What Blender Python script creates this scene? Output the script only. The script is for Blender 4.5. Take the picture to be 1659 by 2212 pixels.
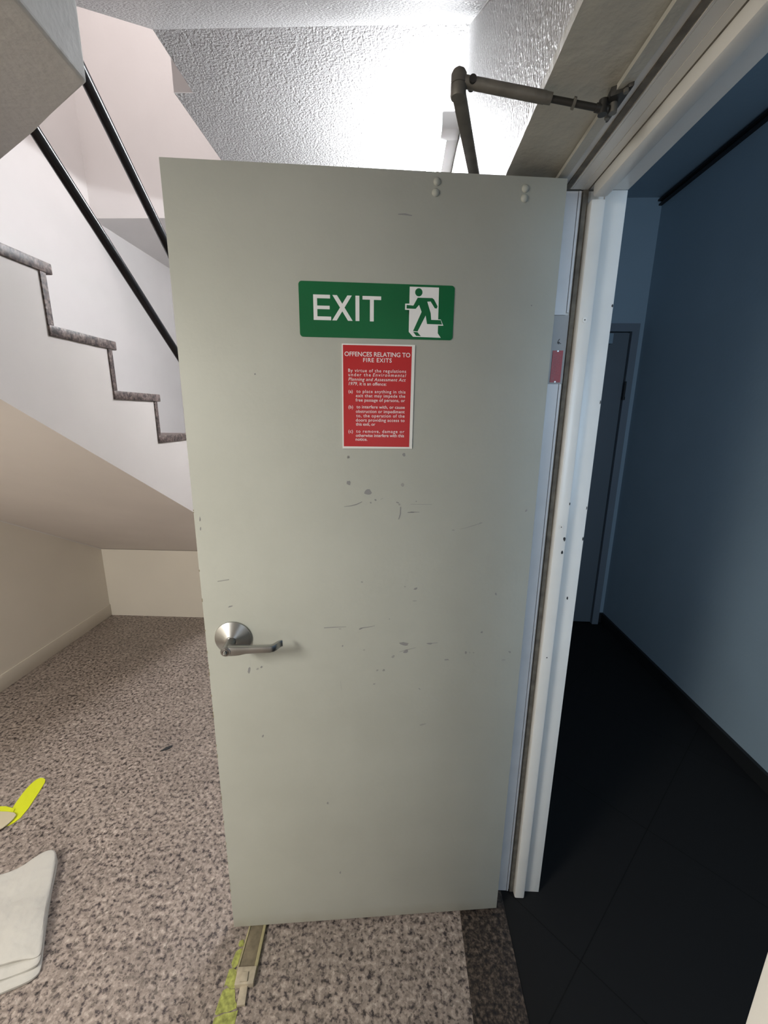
import bpy, bmesh, math, random
from mathutils import Matrix, Vector
PI = math.pi
for o in list(bpy.data.objects):
    bpy.data.objects.remove(o)
S = bpy.context.scene
C = S.collection

# ------------------------------------------------------------------ camera
CF, CP, CR, CY, CH = 890.194, 0.2317, 0.0113, -0.0334, 1.5635
fw = Vector((math.sin(CY)*math.cos(CP), math.cos(CY)*math.cos(CP), -math.sin(CP)))
r = Vector((math.cos(CY), -math.sin(CY), 0)); u = r.cross(fw)
r2 = r*math.cos(CR) + u*math.sin(CR); u2 = r2.cross(fw)
cam = bpy.data.cameras.new('camera'); co = bpy.data.objects.new('camera', cam); C.objects.link(co)
m = Matrix.Identity(4)
for i in range(3):
    m[i][0] = r2[i]; m[i][1] = u2[i]; m[i][2] = -fw[i]
m[0][3], m[1][3], m[2][3] = 0, 0, CH
co.matrix_world = m
cam.sensor_fit = 'HORIZONTAL'; cam.sensor_width = 36; cam.lens = CF/1659*36
cam.clip_start = .02; cam.clip_end = 50
S.camera = co

# ------------------------------------------------------------------ world, lights, exposure
w = bpy.data.worlds.new('world'); S.world = w; w.use_nodes = True
w.node_tree.nodes['Background'].inputs[0].default_value = (.5, .6, .75, 1)
w.node_tree.nodes['Background'].inputs[1].default_value = 0.03
S.view_settings.view_transform = 'Standard'; S.view_settings.look = 'None'
S.view_settings.exposure = 0.6; S.view_settings.gamma = 1.0
S.view_settings.use_curve_mapping = False

def area(name, loc, target, sx, sy, power, col):
    l = bpy.data.lights.new(name, 'AREA'); l.shape = 'RECTANGLE'; l.size = sx; l.size_y = sy
    l.energy = power; l.color = col
    o = bpy.data.objects.new(name, l); C.objects.link(o); o.location = loc
    o.rotation_euler = (Vector(target)-Vector(loc)).to_track_quat('-Z', 'Y').to_euler()
    return o
area('hall_light', (-1.62, -.55, 2.03), (-1.5, -.10, 0), .5, 1.0, 47, (1.0, .975, .90))
area('upstairs_light', (-1.1, 1.9, 5.3), (-1.3, 2.2, 0), 1.4, .8, 36, (1.0, .915, .905))
area('corridor_daylight', (.56, -.75, 1.75), (1.62, 1.0, 1.5), .8, 1.1, 24, (.62, .80, 1.0))

# ------------------------------------------------------------------ materials
def mat(name, col, rough=.6, metal=0, bump=None, vary=None, spec=.5, emit=None):
    m = bpy.data.materials.new(name); m.use_nodes = True
    nt = m.node_tree; b = nt.nodes['Principled BSDF']
    b.inputs['Base Color'].default_value = (*col, 1)
    b.inputs['Roughness'].default_value = rough
    b.inputs['Metallic'].default_value = metal
    b.inputs['Specular IOR Level'].default_value = spec
    tc = nt.nodes.new('ShaderNodeTexCoord')
    if vary:                                     # (scale, amount, detail)
        n = nt.nodes.new('ShaderNodeTexNoise'); n.inputs['Scale'].default_value = vary[0]; n.inputs['Detail'].default_value = vary[2]
        nt.links.new(tc.outputs['Object'], n.inputs['Vector'])
        rp = nt.nodes.new('ShaderNodeValToRGB')
        rp.color_ramp.elements[0].position = .3; rp.color_ramp.elements[1].position = .7
        rp.color_ramp.elements[0].color = (*[c*(1-vary[1]) for c in col], 1)
        rp.color_ramp.elements[1].color = (*[min(1, c*(1+vary[1]*.5)) for c in col], 1)
        nt.links.new(n.outputs['Fac'], rp.inputs[0]); nt.links.new(rp.outputs[0], b.inputs['Base Color'])
    if bump:                                     # (scale, strength, distance, detail)
        n = nt.nodes.new('ShaderNodeTexNoise'); n.inputs['Scale'].default_value = bump[0]; n.inputs['Detail'].default_value = bump[3]
        nt.links.new(tc.outputs['Object'], n.inputs['Vector'])
        bp = nt.nodes.new('ShaderNodeBump'); bp.inputs['Strength'].default_value = bump[1]; bp.inputs['Distance'].default_value = bump[2]
        nt.links.new(n.outputs['Fac'], bp.inputs['Height']); nt.links.new(bp.outputs[0], b.inputs['Normal'])
    if emit:
        b.inputs['Emission Color'].default_value = (*emit[0], 1); b.inputs['Emission Strength'].default_value = emit[1]
    return m

def granite(name, stops, scale, rough=.45):
    m = bpy.data.materials.new(name); m.use_nodes = True
    nt = m.node_tree; b = nt.nodes['Principled BSDF']; N = nt.nodes.new
    tc = N('ShaderNodeTexCoord')
    n1 = N('ShaderNodeTexNoise'); n1.inputs['Scale'].default_value = scale; n1.inputs['Detail'].default_value = 4; n1.inputs['Roughness'].default_value = .62
    n2 = N('ShaderNodeTexVoronoi'); n2.inputs['Scale'].default_value = scale*1.9
    n3 = N('ShaderNodeTexNoise'); n3.inputs['Scale'].default_value = 5; n3.inputs['Detail'].default_value = 3
    for n in (n1, n2, n3): nt.links.new(tc.outputs['Object'], n.inputs['Vector'])
    rp = N('ShaderNodeValToRGB'); rp.color_ramp.elements.remove(rp.color_ramp.elements[1])
    rp.color_ramp.elements[0].position = stops[0][0]; rp.color_ramp.elements[0].color = (*stops[0][1], 1)
    for p, c in stops[1:]:
        e = rp.color_ramp.elements.new(p); e.color = (*c, 1)
    nt.links.new(n1.outputs['Fac'], rp.inputs[0])
    sp = N('ShaderNodeSeparateColor'); nt.links.new(n2.outputs['Color'], sp.inputs[0])
    mr = N('ShaderNodeMapRange'); mr.inputs[1].default_value = 0; mr.inputs[2].default_value = 1; mr.inputs[3].default_value = .72; mr.inputs[4].default_value = 1.22
    nt.links.new(sp.outputs[0], mr.inputs[0])
    mr2 = N('ShaderNodeMapRange'); mr2.inputs[1].default_value = .3; mr2.inputs[2].default_value = .7; mr2.inputs[3].default_value = .88; mr2.inputs[4].default_value = 1.1
    nt.links.new(n3.outputs['Fac'], mr2.inputs[0])
    mu0 = N('ShaderNodeMath'); mu0.operation = 'MULTIPLY'; nt.links.new(mr.outputs[0], mu0.inputs[0]); nt.links.new(mr2.outputs[0], mu0.inputs[1])
    n4 = N('ShaderNodeTexNoise'); n4.inputs['Scale'].default_value = scale*1.25; n4.inputs['Detail'].default_value = 1.5
    mp4 = N('ShaderNodeMapping'); mp4.inputs['Location'].default_value = (3.1, 7.7, 1.3); nt.links.new(tc.outputs['Object'], mp4.inputs['Vector']); nt.links.new(mp4.outputs[0], n4.inputs['Vector'])
    mr4 = N('ShaderNodeMapRange'); mr4.inputs[1].default_value = .34; mr4.inputs[2].default_value = .40; mr4.inputs[3].default_value = .48; mr4.inputs[4].default_value = 1
    nt.links.new(n4.outputs['Fac'], mr4.inputs[0])
    mu = N('ShaderNodeMath'); mu.operation = 'MULTIPLY'; nt.links.new(mu0.outputs[0], mu.inputs[0]); nt.links.new(mr4.outputs[0], mu.inputs[1])
    vm = N('ShaderNodeVectorMath'); vm.operation = 'SCALE'; nt.links.new(rp.outputs[0], vm.inputs[0]); nt.links.new(mu.outputs[0], vm.inputs['Scale'])
    nt.links.new(vm.outputs[0], b.inputs['Base Color'])
    b.inputs['Roughness'].default_value = rough
    bp = N('ShaderNodeBump'); bp.inputs['Strength'].default_value = .15; bp.inputs['Distance'].default_value = .002
    nt.links.new(n1.outputs['Fac'], bp.inputs['Height']); nt.links.new(bp.outputs[0], b.inputs['Normal'])
    return m

M = {}
M['plaster'] = mat('white_plaster', (.78, .75, .735), .55, bump=(14, .12, .01, 3), vary=(3, .03, 2))
M['under'] = mat('cream_plaster', (.74, .685, .60), .65, bump=(12, .1, .01, 3), vary=(2, .05, 2))
M['flight'] = mat('white_painted_concrete', (.76, .70, .66), .6, bump=(9, .15, .01, 3), vary=(2.5, .05, 3))
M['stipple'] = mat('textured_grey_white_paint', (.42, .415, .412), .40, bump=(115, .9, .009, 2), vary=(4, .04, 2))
M['reveal'] = mat('scuffed_cream_paint', (.47, .46, .41), .38, bump=(38, .45, .006, 4), vary=(3.2, .22, 5))
M['block'] = mat('rough_painted_concrete', (.56, .55, .53), .7, bump=(60, .35, .006, 5), vary=(3, .06, 3))
M['frame'] = mat('gloss_white_frame_paint', (.70, .69, .66), .32, bump=(60, .12, .003, 2), vary=(9, .05, 4))
M['gap'] = mat('dirty_seal_groove', (.16, .145, .12), .8, vary=(40, .4, 4))
M['board'] = mat('white_cover_strip', (.72, .72, .73), .35, vary=(14, .06, 4))
M['bare'] = mat('grey_undercoat', (.42, .42, .42), .5, vary=(12, .08, 3))
M['cwall'] = mat('blue_grey_corridor_paint', (.31, .40, .47), .6, bump=(50, .2, .003, 3), vary=(2, .06, 3))
M['cdoor'] = mat('dark_grey_door_paint', (.13, .155, .18), .55)
M['cframe'] = mat('corridor_frame_paint', (.17, .20, .235), .5)
M['cskirt'] = mat('black_skirting', (.010, .011, .012), .6)
M['granite'] = granite('pink_grey_granite', [(.33, (0.033, 0.027, 0.028)), (.40, (0.105, 0.084, 0.081)), (.455, (0.247, 0.201, 0.174)), (.58, (0.323, 0.267, 0.234)), (.72, (0.465, 0.398, 0.352))], 66)
M['granite_dark'] = granite('dark_brown_granite', [(.34, (.008, .007, .008)), (.47, (.035, .026, .022)), (.58, (.085, .064, .050)), (.74, (.15, .12, .10))], 85)
M['granite_edge'] = granite('pink_granite_tread', [(.34, (.025, .02, .02)), (.45, (.10, .072, .065)), (.58, (.20, .15, .135)), (.74, (.33, .27, .25))], 75)
M['black'] = mat('black_gloss_enamel', (.008, .008, .010), .22)
M['steel'] = mat('satin_stainless_steel', (.40, .40, .39), .30, 1, bump=(150, .04, .001, 2))
M['steel_dark'] = mat('dark_lock_steel', (.22, .21, .20), .25, 1)
M['bronze'] = mat('dirty_bronze_painted_metal', (.17, .16, .14), .5, .35, bump=(70, .3, .002, 3), vary=(30, .3, 4))
M['bronze_dark'] = mat('dark_rod_metal', (.05, .048, .045), .45, .6)
M['red'] = mat('red_sign_face', (.50, .018, .020), .35)
M['tagred'] = mat('red_tag_plate', (.36, .010, .018), .35)
M['white_ink'] = mat('white_lettering', (.84, .84, .84), .5)
M['sign_white'] = mat('white_sign_edge', (.80, .80, .77), .45)
M['green'] = mat('green_sign_face', (.004, .135, .045), .3, vary=(5, .12, 2))
M['scuff'] = mat('grey_scuff', (.26, .26, .26), .6)
M['scuff_faint'] = mat('faint_scuff', (.31, .31, .295), .6)
M['ink'] = mat('black_marker', (.01, .01, .012), .6)
M['yellow'] = mat('bright_yellow_webbing', (.62, .66, .02), .5, bump=(120, .4, .002, 2))
M['tape'] = mat('worn_lime_yellow_tape', (.36, .385, .10), .5, bump=(60, .8, .003, 3), vary=(90, .45, 4))
M['beige'] = mat('beige_tape_back', (.50, .44, .31), .6)
M['wood'] = mat('dirty_brown_timber', (.17, .138, .09), .7, bump=(60, .4, .002, 4), vary=(55, .3, 5))
M['wood_edge'] = mat('yellowed_timber_edge', (.33, .29, .16), .6, vary=(40, .2, 3))
M['wood_pale'] = mat('pale_timber', (.43, .37, .28), .6, vary=(60, .22, 3))
M['chip'] = mat('dark_paint_chip', (.02, .022, .025), .7)
M['lamp'] = mat('lit_tube', (1, 1, 1), .5, emit=((.93, .96, 1.0), 122))
M['batten'] = mat('white_lamp_plastic', (.74, .73, .72), .4)

def canvas_mat():
    m = mat('cream_canvas', (.475, .455, .42), .9, vary=(9, .05, 4))
    nt = m.node_tree; b = nt.nodes['Principled BSDF']
    tc = nt.nodes.new('ShaderNodeTexCoord'); n = nt.nodes.new('ShaderNodeTexNoise'); n.inputs['Scale'].default_value = 260
    n2 = nt.nodes.new('ShaderNodeTexNoise'); n2.inputs['Scale'].default_value = 9; n2.inputs['Detail'].default_value = 3
    nt.links.new(tc.outputs['Object'], n.inputs['Vector']); nt.links.new(tc.outputs['Object'], n2.inputs['Vector'])
    b1 = nt.nodes.new('ShaderNodeBump'); b1.inputs['Strength'].default_value = .8; b1.inputs['Distance'].default_value = .03
    b2 = nt.nodes.new('ShaderNodeBump'); b2.inputs['Strength'].default_value = .3; b2.inputs['Distance'].default_value = .001
    nt.links.new(n2.outputs['Fac'], b1.inputs['Height']); nt.links.new(n.outputs['Fac'], b2.inputs['Height'])
    nt.links.new(b1.outputs[0], b2.inputs['Normal']); nt.links.new(b2.outputs[0], b.inputs['Normal'])
    return m
M['canvas'] = canvas_mat()

def door_mat():
    m = bpy.data.materials.new('grey_white_door_paint'); m.use_nodes = True
    nt = m.node_tree; b = nt.nodes['Principled BSDF']; N = nt.nodes.new
    tc = N('ShaderNodeTexCoord')
    n = N('ShaderNodeTexNoise'); n.inputs['Scale'].default_value = 2.2; n.inputs['Detail'].default_value = 5; n.inputs['Roughness'].default_value = .6
    nt.links.new(tc.outputs['Object'], n.inputs['Vector'])
    rp = N('ShaderNodeValToRGB'); rp.color_ramp.elements[0].position = .32; rp.color_ramp.elements[1].position = .66
    rp.color_ramp.elements[0].color = (.405, .412, .368, 1); rp.color_ramp.elements[1].color = (.455, .465, .418, 1)
    nt.links.new(n.outputs['Fac'], rp.inputs[0])
    # grubby smudge along the foot of the leaf
    sp = N('ShaderNodeSeparateXYZ'); nt.links.new(tc.outputs['Object'], sp.inputs[0])
    mr = N('ShaderNodeMapRange'); mr.inputs[1].default_value = .045; mr.inputs[2].default_value = 0.0; mr.inputs[3].default_value = 0; mr.inputs[4].default_value = .55
    nt.links.new(sp.outputs['Z'], mr.inputs[0])
    n2 = N('ShaderNodeTexNoise'); n2.inputs['Scale'].default_value = 14; nt.links.new(tc.outputs['Object'], n2.inputs['Vector'])
    mu = N('ShaderNodeMath'); mu.operation = 'MULTIPLY'; nt.links.new(mr.outputs[0], mu.inputs[0]); nt.links.new(n2.outputs['Fac'], mu.inputs[1])
    mx = N('ShaderNodeMix'); mx.data_type = 'RGBA'; nt.links.new(mu.outputs[0], mx.inputs['Factor'])
    nt.links.new(rp.outputs[0], mx.inputs['A']); mx.inputs['B'].default_value = (.27, .22, .14, 1)
    nt.links.new(mx.outputs['Result'], b.inputs['Base Color'])
    b.inputs['Roughness'].default_value = .55
    n3 = N('ShaderNodeTexNoise'); n3.inputs['Scale'].default_value = 90; nt.links.new(tc.outputs['Object'], n3.inputs['Vector'])
    bp = N('ShaderNodeBump'); bp.inputs['Strength'].default_value = .10; bp.inputs['Distance'].default_value = .003
    nt.links.new(n3.outputs['Fac'], bp.inputs['Height']); nt.links.new(bp.outputs[0], b.inputs['Normal'])
    return m
M['door'] = door_mat()

def slate_mat():                                  # near-black corridor tiles laid on the diagonal
    m = bpy.data.materials.new('black_corridor_tile'); m.use_nodes = True
    nt = m.node_tree; b = nt.nodes['Principled BSDF']; N = nt.nodes.new
    tc = N('ShaderNodeTexCoord'); mp = N('ShaderNodeMapping'); mp.inputs['Location'].default_value = (.567, .902, 0)
    mp.vector_type = 'TEXTURE'; mp.inputs['Rotation'].default_value = (0, 0, math.radians(44))
    nt.links.new(tc.outputs['Object'], mp.inputs['Vector'])
    br = N('ShaderNodeTexBrick'); br.offset = 0; br.inputs['Scale'].default_value = 1
    br.inputs['Brick Width'].default_value = .6; br.inputs['Row Height'].default_value = .6
    br.inputs['Mortar Size'].default_value = .0018; br.inputs['Mortar Smooth'].default_value = .3
    br.inputs['Color1'].default_value = (.009, .009, .0095, 1); br.inputs['Color2'].default_value = (.008, .008, .0085, 1); br.inputs['Mortar'].default_value = (.002, .002, .002, 1)
    nt.links.new(mp.outputs[0], br.inputs['Vector']); nt.links.new(br.outputs['Color'], b.inputs['Base Color'])
    b.inputs['Roughness'].default_value = .75; b.inputs['Specular IOR Level'].default_value = .25
    return m
M['slate'] = slate_mat()

# ------------------------------------------------------------------ helpers
def link(name, me, m, parent=None, smooth=False):
    o = bpy.data.objects.new(name, me); C.objects.link(o)
    if m: me.materials.append(M[m] if isinstance(m, str) else m)
    if parent: o.parent = parent
    if smooth:
        for p in me.polygons: p.use_smooth = True
        try: me.set_sharp_from_angle(angle=math.radians(35))
        except Exception: pass
    return o
def from_bm(name, bm, m, parent=None, smooth=False):
    bmesh.ops.recalc_face_normals(bm, faces=bm.faces)
    me = bpy.data.meshes.new(name); bm.to_mesh(me); bm.free()
    return link(name, me, m, parent, smooth)
def bevel(bm, w, seg=2):
    if w > 0: bmesh.ops.bevel(bm, geom=[e for e in bm.edges if not e.is_boundary], offset=w, segments=seg, affect='EDGES', profile=.5)
def add_box(bm, a, b):
    vs = [bm.verts.new((x, y, z)) for x in (a[0], b[0]) for y in (a[1], b[1]) for z in (a[2], b[2])]
    for f in ((0, 1, 3, 2), (4, 6, 7, 5), (0, 4, 5, 1), (2, 3, 7, 6), (0, 2, 6, 4), (1, 5, 7, 3)):
        bm.faces.new([vs[i] for i in f])
def box(name, a, b, m, parent=None, bev=0):
    bm = bmesh.new(); add_box(bm, a, b); bevel(bm, bev)
    return from_bm(name, bm, m, parent, bev > 0)
def add_prism(bm, pts, h0, h1, f):
    """pts 2-D outline, f(p, q, h) -> 3-D"""
    lo = [bm.verts.new(f(p[0], p[1], h0)) for p in pts]; hi = [bm.verts.new(f(p[0], p[1], h1)) for p in pts]
    n = len(pts); bm.faces.new(lo[::-1]); bm.faces.new(hi)
    for i in range(n): bm.faces.new([lo[i], lo[(i+1) % n], hi[(i+1) % n], hi[i]])
XY = lambda p, q, h: (p, q, h)
YZ = lambda p, q, h: (h, p, q)      # outline in Y,Z extruded along X
XZ = lambda p, q, h: (p, h, q)
def prism(name, pts, h0, h1, f, m, parent=None, bev=0):
    bm = bmesh.new(); add_prism(bm, pts, h0, h1, f); bevel(bm, bev)
    return from_bm(name, bm, m, parent, bev > 0)
def add_tube(bm, a, b, ra, rb=None, n=20, caps=True):
    a, b = Vector(a), Vector(b); rb = ra if rb is None else rb
    d = (b-a).normalized(); s = d.orthogonal().normalized(); t = d.cross(s)
    A = [bm.verts.new(a + (s*math.cos(2*PI*i/n)+t*math.sin(2*PI*i/n))*ra) for i in range(n)]
    B = [bm.verts.new(b + (s*math.cos(2*PI*i/n)+t*math.sin(2*PI*i/n))*rb) for i in range(n)]
    for i in range(n): bm.faces.new([A[i], A[(i+1) % n], B[(i+1) % n], B[i]])
    if caps: bm.faces.new(A[::-1]); bm.faces.new(B)
def add_lathe(bm, prof, o, ax, n=40):
    """prof (radius, height along ax)"""
    o = Vector(o); ax = Vector(ax).normalized(); s = ax.orthogonal().normalized(); t = ax.cross(s)
    rings = []
    for rr, h in prof:
        rings.append([bm.verts.new(o+ax*h+(s*math.cos(2*PI*i/n)+t*math.sin(2*PI*i/n))*rr) for i in range(n)])
    for k in range(len(rings)-1):
        for i in range(n): bm.faces.new([rings[k][i], rings[k][(i+1) % n], rings[k+1][(i+1) % n], rings[k+1][i]])
    bm.faces.new(rings[0][::-1]); bm.faces.new(rings[-1])
def lathe(name, prof, o, ax, m, parent=None, n=40):
    bm = bmesh.new(); add_lathe(bm, prof, o, ax, n); return from_bm(name, bm, m, parent, True)
def tube(name, a, b, ra, m, parent=None, rb=None, n=20):
    bm = bmesh.new(); add_tube(bm, a, b, ra, rb, n); return from_bm(name, bm, m, parent, True)
def struct(o, label=None, cat=None):
    o['kind'] = 'structure'
    if label: o['label'] = label
    if cat: o['category'] = cat
    return o
def tag(o, label, cat, group=None):
    o['label'] = label; o['category'] = cat
    if group: o['group'] = group
    return o
def root(name, loc=(0, 0, 0), mw=None):
    o = bpy.data.objects.new(name, None); C.objects.link(o); o.empty_display_size = .05
    if mw is not None: o.matrix_world = mw
    else: o.location = loc
    return o

# ------------------------------------------------------------------ setting
XL, XS, XW, ZC = -2.245, -1.01, .2265, 2.917
XO = .499                                          # corridor face of the wall
JY = 1.08                                          # jamb face behind the leaf
struct(box('floor', (XL, -1.8, -.08), (XW, 2.92, 0), 'granite'), 'speckled pink and grey granite floor of the stairwell', 'floor')
struct(box('floor_threshold', (XW, -.1, -.08), (.374, 1.5, .0), 'granite_dark'), 'dark brown granite threshold strip in the doorway', 'threshold')
struct(box('floor_corridor', (.374, -3.2, -.09), (2.6, 3.3, -.002), 'slate'), 'black tiled corridor floor beyond the doorway', 'floor')
struct(box('wall_left', (XL-.15, -1.8, -.08), (XL, 4.5, 5.6), 'plaster'), 'white plaster wall beside the stair flight', 'wall')
struct(prism('wall_under_stair', [(2.905, -.08), (2.98, -.08), (2.98, .505), (2.905, .547)], XL, XW, YZ, 'under'), 'low cream wall closing the space under the stair', 'wall')
struct(prism('wall_left_lower', [(-1.79, .0), (2.904, .0), (2.904, .545), (.55, 1.865), (.55, 2.098), (-1.79, 2.098)], XL, XL+.0004, YZ, 'under'), 'cream lower part of the left wall under the stair flight', 'wall')
struct(box('baseboard_left', (XL+.0005, -1.79, 0), (XL+.007, 2.904, .095), 'under', None, .002), 'cream painted skirting at the foot of the left wall', 'skirting')
struct(box('wall_back', (XL-.15, 4.33, -.08), (XO, 4.5, 5.6), 'plaster'), 'white wall at the back of the stair landing', 'wall')
struct(box('wall_upper_landing', (XL, 3.297, ZC), (XW, 3.45, 5.6), 'plaster'), 'pinkish white wall rising above the upper landing', 'wall')
bm = bmesh.new()
add_box(bm, (XW, 1.112, -.08), (XO, 4.5, 5.6)); add_box(bm, (XW, .13, 2.0835), (XO, 1.112, 5.6)); add_box(bm, (XW, -1.8, -.08), (XO, .13, 5.6))
struct(from_bm('wall_right', bm, 'stipple'), 'textured white wall above and around the doorway', 'wall')
struct(box('wall_rear', (XL-.15, -1.95, -.08), (XO, -1.8, 5.6), 'plaster'))
# textured underside of the floor above, its edge stepping back beside the stairwell
prism_pts = [(-.922, 1.83), (XW, 1.83), (XW, 3.3), (XL, 3.3), (XL, 4.33), (XL, 3.3), ]
bm = bmesh.new()
add_prism(bm, [(-.922, 1.83), (XW, 1.83), (XW, 2.133), (-.922, 2.133)], ZC, ZC+.25, XY)
add_prism(bm, [(-1.006, 2.1335), (XW, 2.1335), (XW, 3.297), (-1.006, 3.297)], ZC+.0005, ZC+.25, XY)
struct(from_bm('ceiling_landing', bm, 'stipple'), 'textured grey white ceiling under the upper landing', 'ceiling')
struct(box('trim_6', (-1.0065, 2.1290, ZC+.0003), (-.9225, 2.1330, ZC+.25), 'plaster'), 'small pale end face where the landing ceiling edge steps back', 'ceiling edge')
struct(box('ceiling_back', (XL, 3.2975, ZC+.0005), (XW, 4.33, ZC+.25), 'plaster'), 'smooth underside of the upper landing by the back wall', 'ceiling')
struct(box('ceiling_top', (XL-.15, -1.95, 5.6), (XO, 4.5, 5.75), 'plaster'))
# sloping underside that drops from the landing towards the viewer: its paint skin is a thing below
# corridor
CX, CYE, CZ = 1.622, 3.02, 2.905
struct(box('wall_corridor_right', (CX, -3.2, -.09), (CX+.12, 3.2, 3.1), 'cwall'), 'dim blue grey corridor wall on the right', 'wall')
struct(box('wall_corridor_end', (XO, CYE, -.09), (CX+.12, CYE+.15, 3.1), 'cwall'), 'dim blue grey wall at the end of the corridor', 'wall')
struct(box('wall_corridor_near', (XO, -3.35, -.09), (CX+.12, -3.2, 3.1), 'cwall'))
struct(box('ceiling_corridor', (XO, -3.2, CZ), (CX+.12, CYE+.1, CZ+.12), 'cwall'), 'dark blue corridor ceiling', 'ceiling')
struct(box('baseboard_corridor_right', (CX-.018, -3.2, 0), (CX, CYE, .075), 'cskirt'), 'black skirting along the corridor wall', 'skirting')
struct(box('baseboard_corridor_end', (1.58, CYE-.018, 0), (CX-.018, CYE, .075), 'cskirt'))
bm = bmesh.new(); add_box(bm, (CX-.028, -3.2, CZ-.022), (CX, CYE, CZ-.012)); add_box(bm, (CX-.020, -3.2, CZ-.045), (CX, CYE, CZ-.036))
struct(from_bm('trim_corridor_ceiling', bm, 'cskirt'), 'dark double line trim where the corridor wall meets the ceiling', 'trim')

# corridor end door
d3 = struct(root('door_2', (1.05, CYE, 0)), 'dark grey door shut at the end of the corridor', 'door')
box('door_leaf', (-.46, -.030, .01), (.468, -.002, 2.108), 'cdoor', d3)
bm = bmesh.new(); add_box(bm, (.474, -.05, 0), (.52, -.001, 2.165)); add_box(bm, (-.52, -.05, 2.115), (.474, -.001, 2.165)); add_box(bm, (-.52, -.05, 0), (-.466, -.001, 2.115))
from_bm('door_frame', bm, 'cframe', d3)
box('door_closer_body', (.13, -.075, 2.035), (.345, -.031, 2.10), 'cwall', d3, .004)
bm = bmesh.new(); add_tube(bm, (.472, -.055, 1.70), (.472, -.055, 1.80), .007); add_tube(bm, (.472, -.055, 1.68), (.472, -.055, 1.70), .010)
from_bm('door_hinge', bm, 'cskirt', d3, True)

# ------------------------------------------------------------------ main door frame (hinge jamb and head)
fr = struct(root('trim_1', (.43, JY, 0)), 'white painted timber door frame with a rounded stop bead', 'door frame')
def fbox(name, a, b, m, bev=0):
    o = box(name, [a[0]-.43, a[1]-JY, a[2]], [b[0]-.43, b[1]-JY, b[2]], m, fr, bev); return o
HZ = 2.058                                         # underside of the head rebate
# jamb: core, then rebate lining, groove, stop and outer face
bm = bmesh.new()
o_ = lambda a, b: add_box(bm, (a[0]-.43, a[1]-JY, a[2]), (b[0]-.43, b[1]-JY, b[2]))
o_((.3465, JY+.004, 0), (.50, JY+.031, HZ)); from_bm('jamb', bm, 'frame', fr)
fbox('stop_bead', (.414, JY-.024, 0), (.4465, JY+.004, HZ-.026), 'frame', .005)
fbox('jamb_outer', (.452, JY-.001, 0), (.501, JY+.004, HZ), 'frame', .0008)
fbox('seal_groove', (.4025, JY-.004, 0), (.414, JY+.004, HZ-.001), 'gap')
fbox('cover_strip', (.3475, JY-.001, 1.80), (.392, JY+.004, HZ-.002), 'board')
fbox('cover_strip', (.3475, JY-.001, 0), (.392, JY+.004, 1.642), 'board')
fbox('edge_strip', (.3935, JY-.002, 1.805), (.3985, JY+.004, HZ-.002), 'board')
fbox('edge_strip', (.3935, JY-.002, 0), (.3985, JY+.004, 1.642), 'board')
fbox('bare_jamb', (.3475, JY+.001, 1.6425), (.4015, JY+.004, 1.7995), 'bare')
# head, running along the opening
Y0H = .13
bm = bmesh.new(); o_((.3465, Y0H, HZ+.004), (.50, JY+.031, 2.11)); from_bm('head', bm, 'frame', fr)
bm = bmesh.new(); o_((.414, Y0H, HZ-.026), (.4465, JY-.0245, HZ+.004)); bevel(bm, .006); from_bm('head_stop', bm, 'frame', fr, True)
bm = bmesh.new(); o_((.452, Y0H, HZ), (.501, JY-.002, HZ+.004)); from_bm('head_outer', bm, 'frame', fr)
bm = bmesh.new(); o_((.397, Y0H, HZ-.001), (.4135, JY-.005, HZ+.004)); o_((.3725, Y0H, HZ+.0002), (.376, JY-.005, HZ+.004)); from_bm('head_lining', bm, 'frame', fr)
bm = bmesh.new(); o_((.3600, Y0H, HZ+.0015), (.3705, JY-.005, HZ+.004)); o_((.4115, Y0H, HZ-.0015), (.4145, JY-.005, HZ-.0008)); from_bm('seal_groove', bm, 'gap', fr)
bm = bmesh.new(); o_((.3765, Y0H, HZ), (.3965, JY-.005, HZ+.004)); from_bm('head_rebate', bm, 'frame', fr)
# reveal lining between the wall face and the frame
bm = bmesh.new(); add_prism(bm, [(XW-.001, 2.083), (XW-.001, 2.10), (.3465, 2.10), (.3465, 2.068), (.326, 2.072)], Y0H, JY+.032, XZ)
struct(from_bm('trim_2', bm, 'reveal'), 'grimy cream painted underside of the doorway reveal', 'reveal')
bm = bmesh.new(); add_box(bm, (.328, Y0H, 2.0585), (.3465, JY, 2.0665))
struct(from_bm('trim_3', bm, 'reveal'), 'narrow fillet between the reveal and the door frame', 'trim')
# latch side frame
bm = bmesh.new(); add_box(bm, (.3465, .1305, 0), (.50, .158, HZ)); add_box(bm, (.414, .158, 0), (.4465, .18, HZ-.026))
struct(from_bm('trim_4', bm, 'frame'))
struct(box('trim_5', (XW-.001, .131, 0), (.346, .188, 2.066), 'frame', None, .002), 'pale near edge of the doorway at the lower right corner', 'trim')
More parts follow.
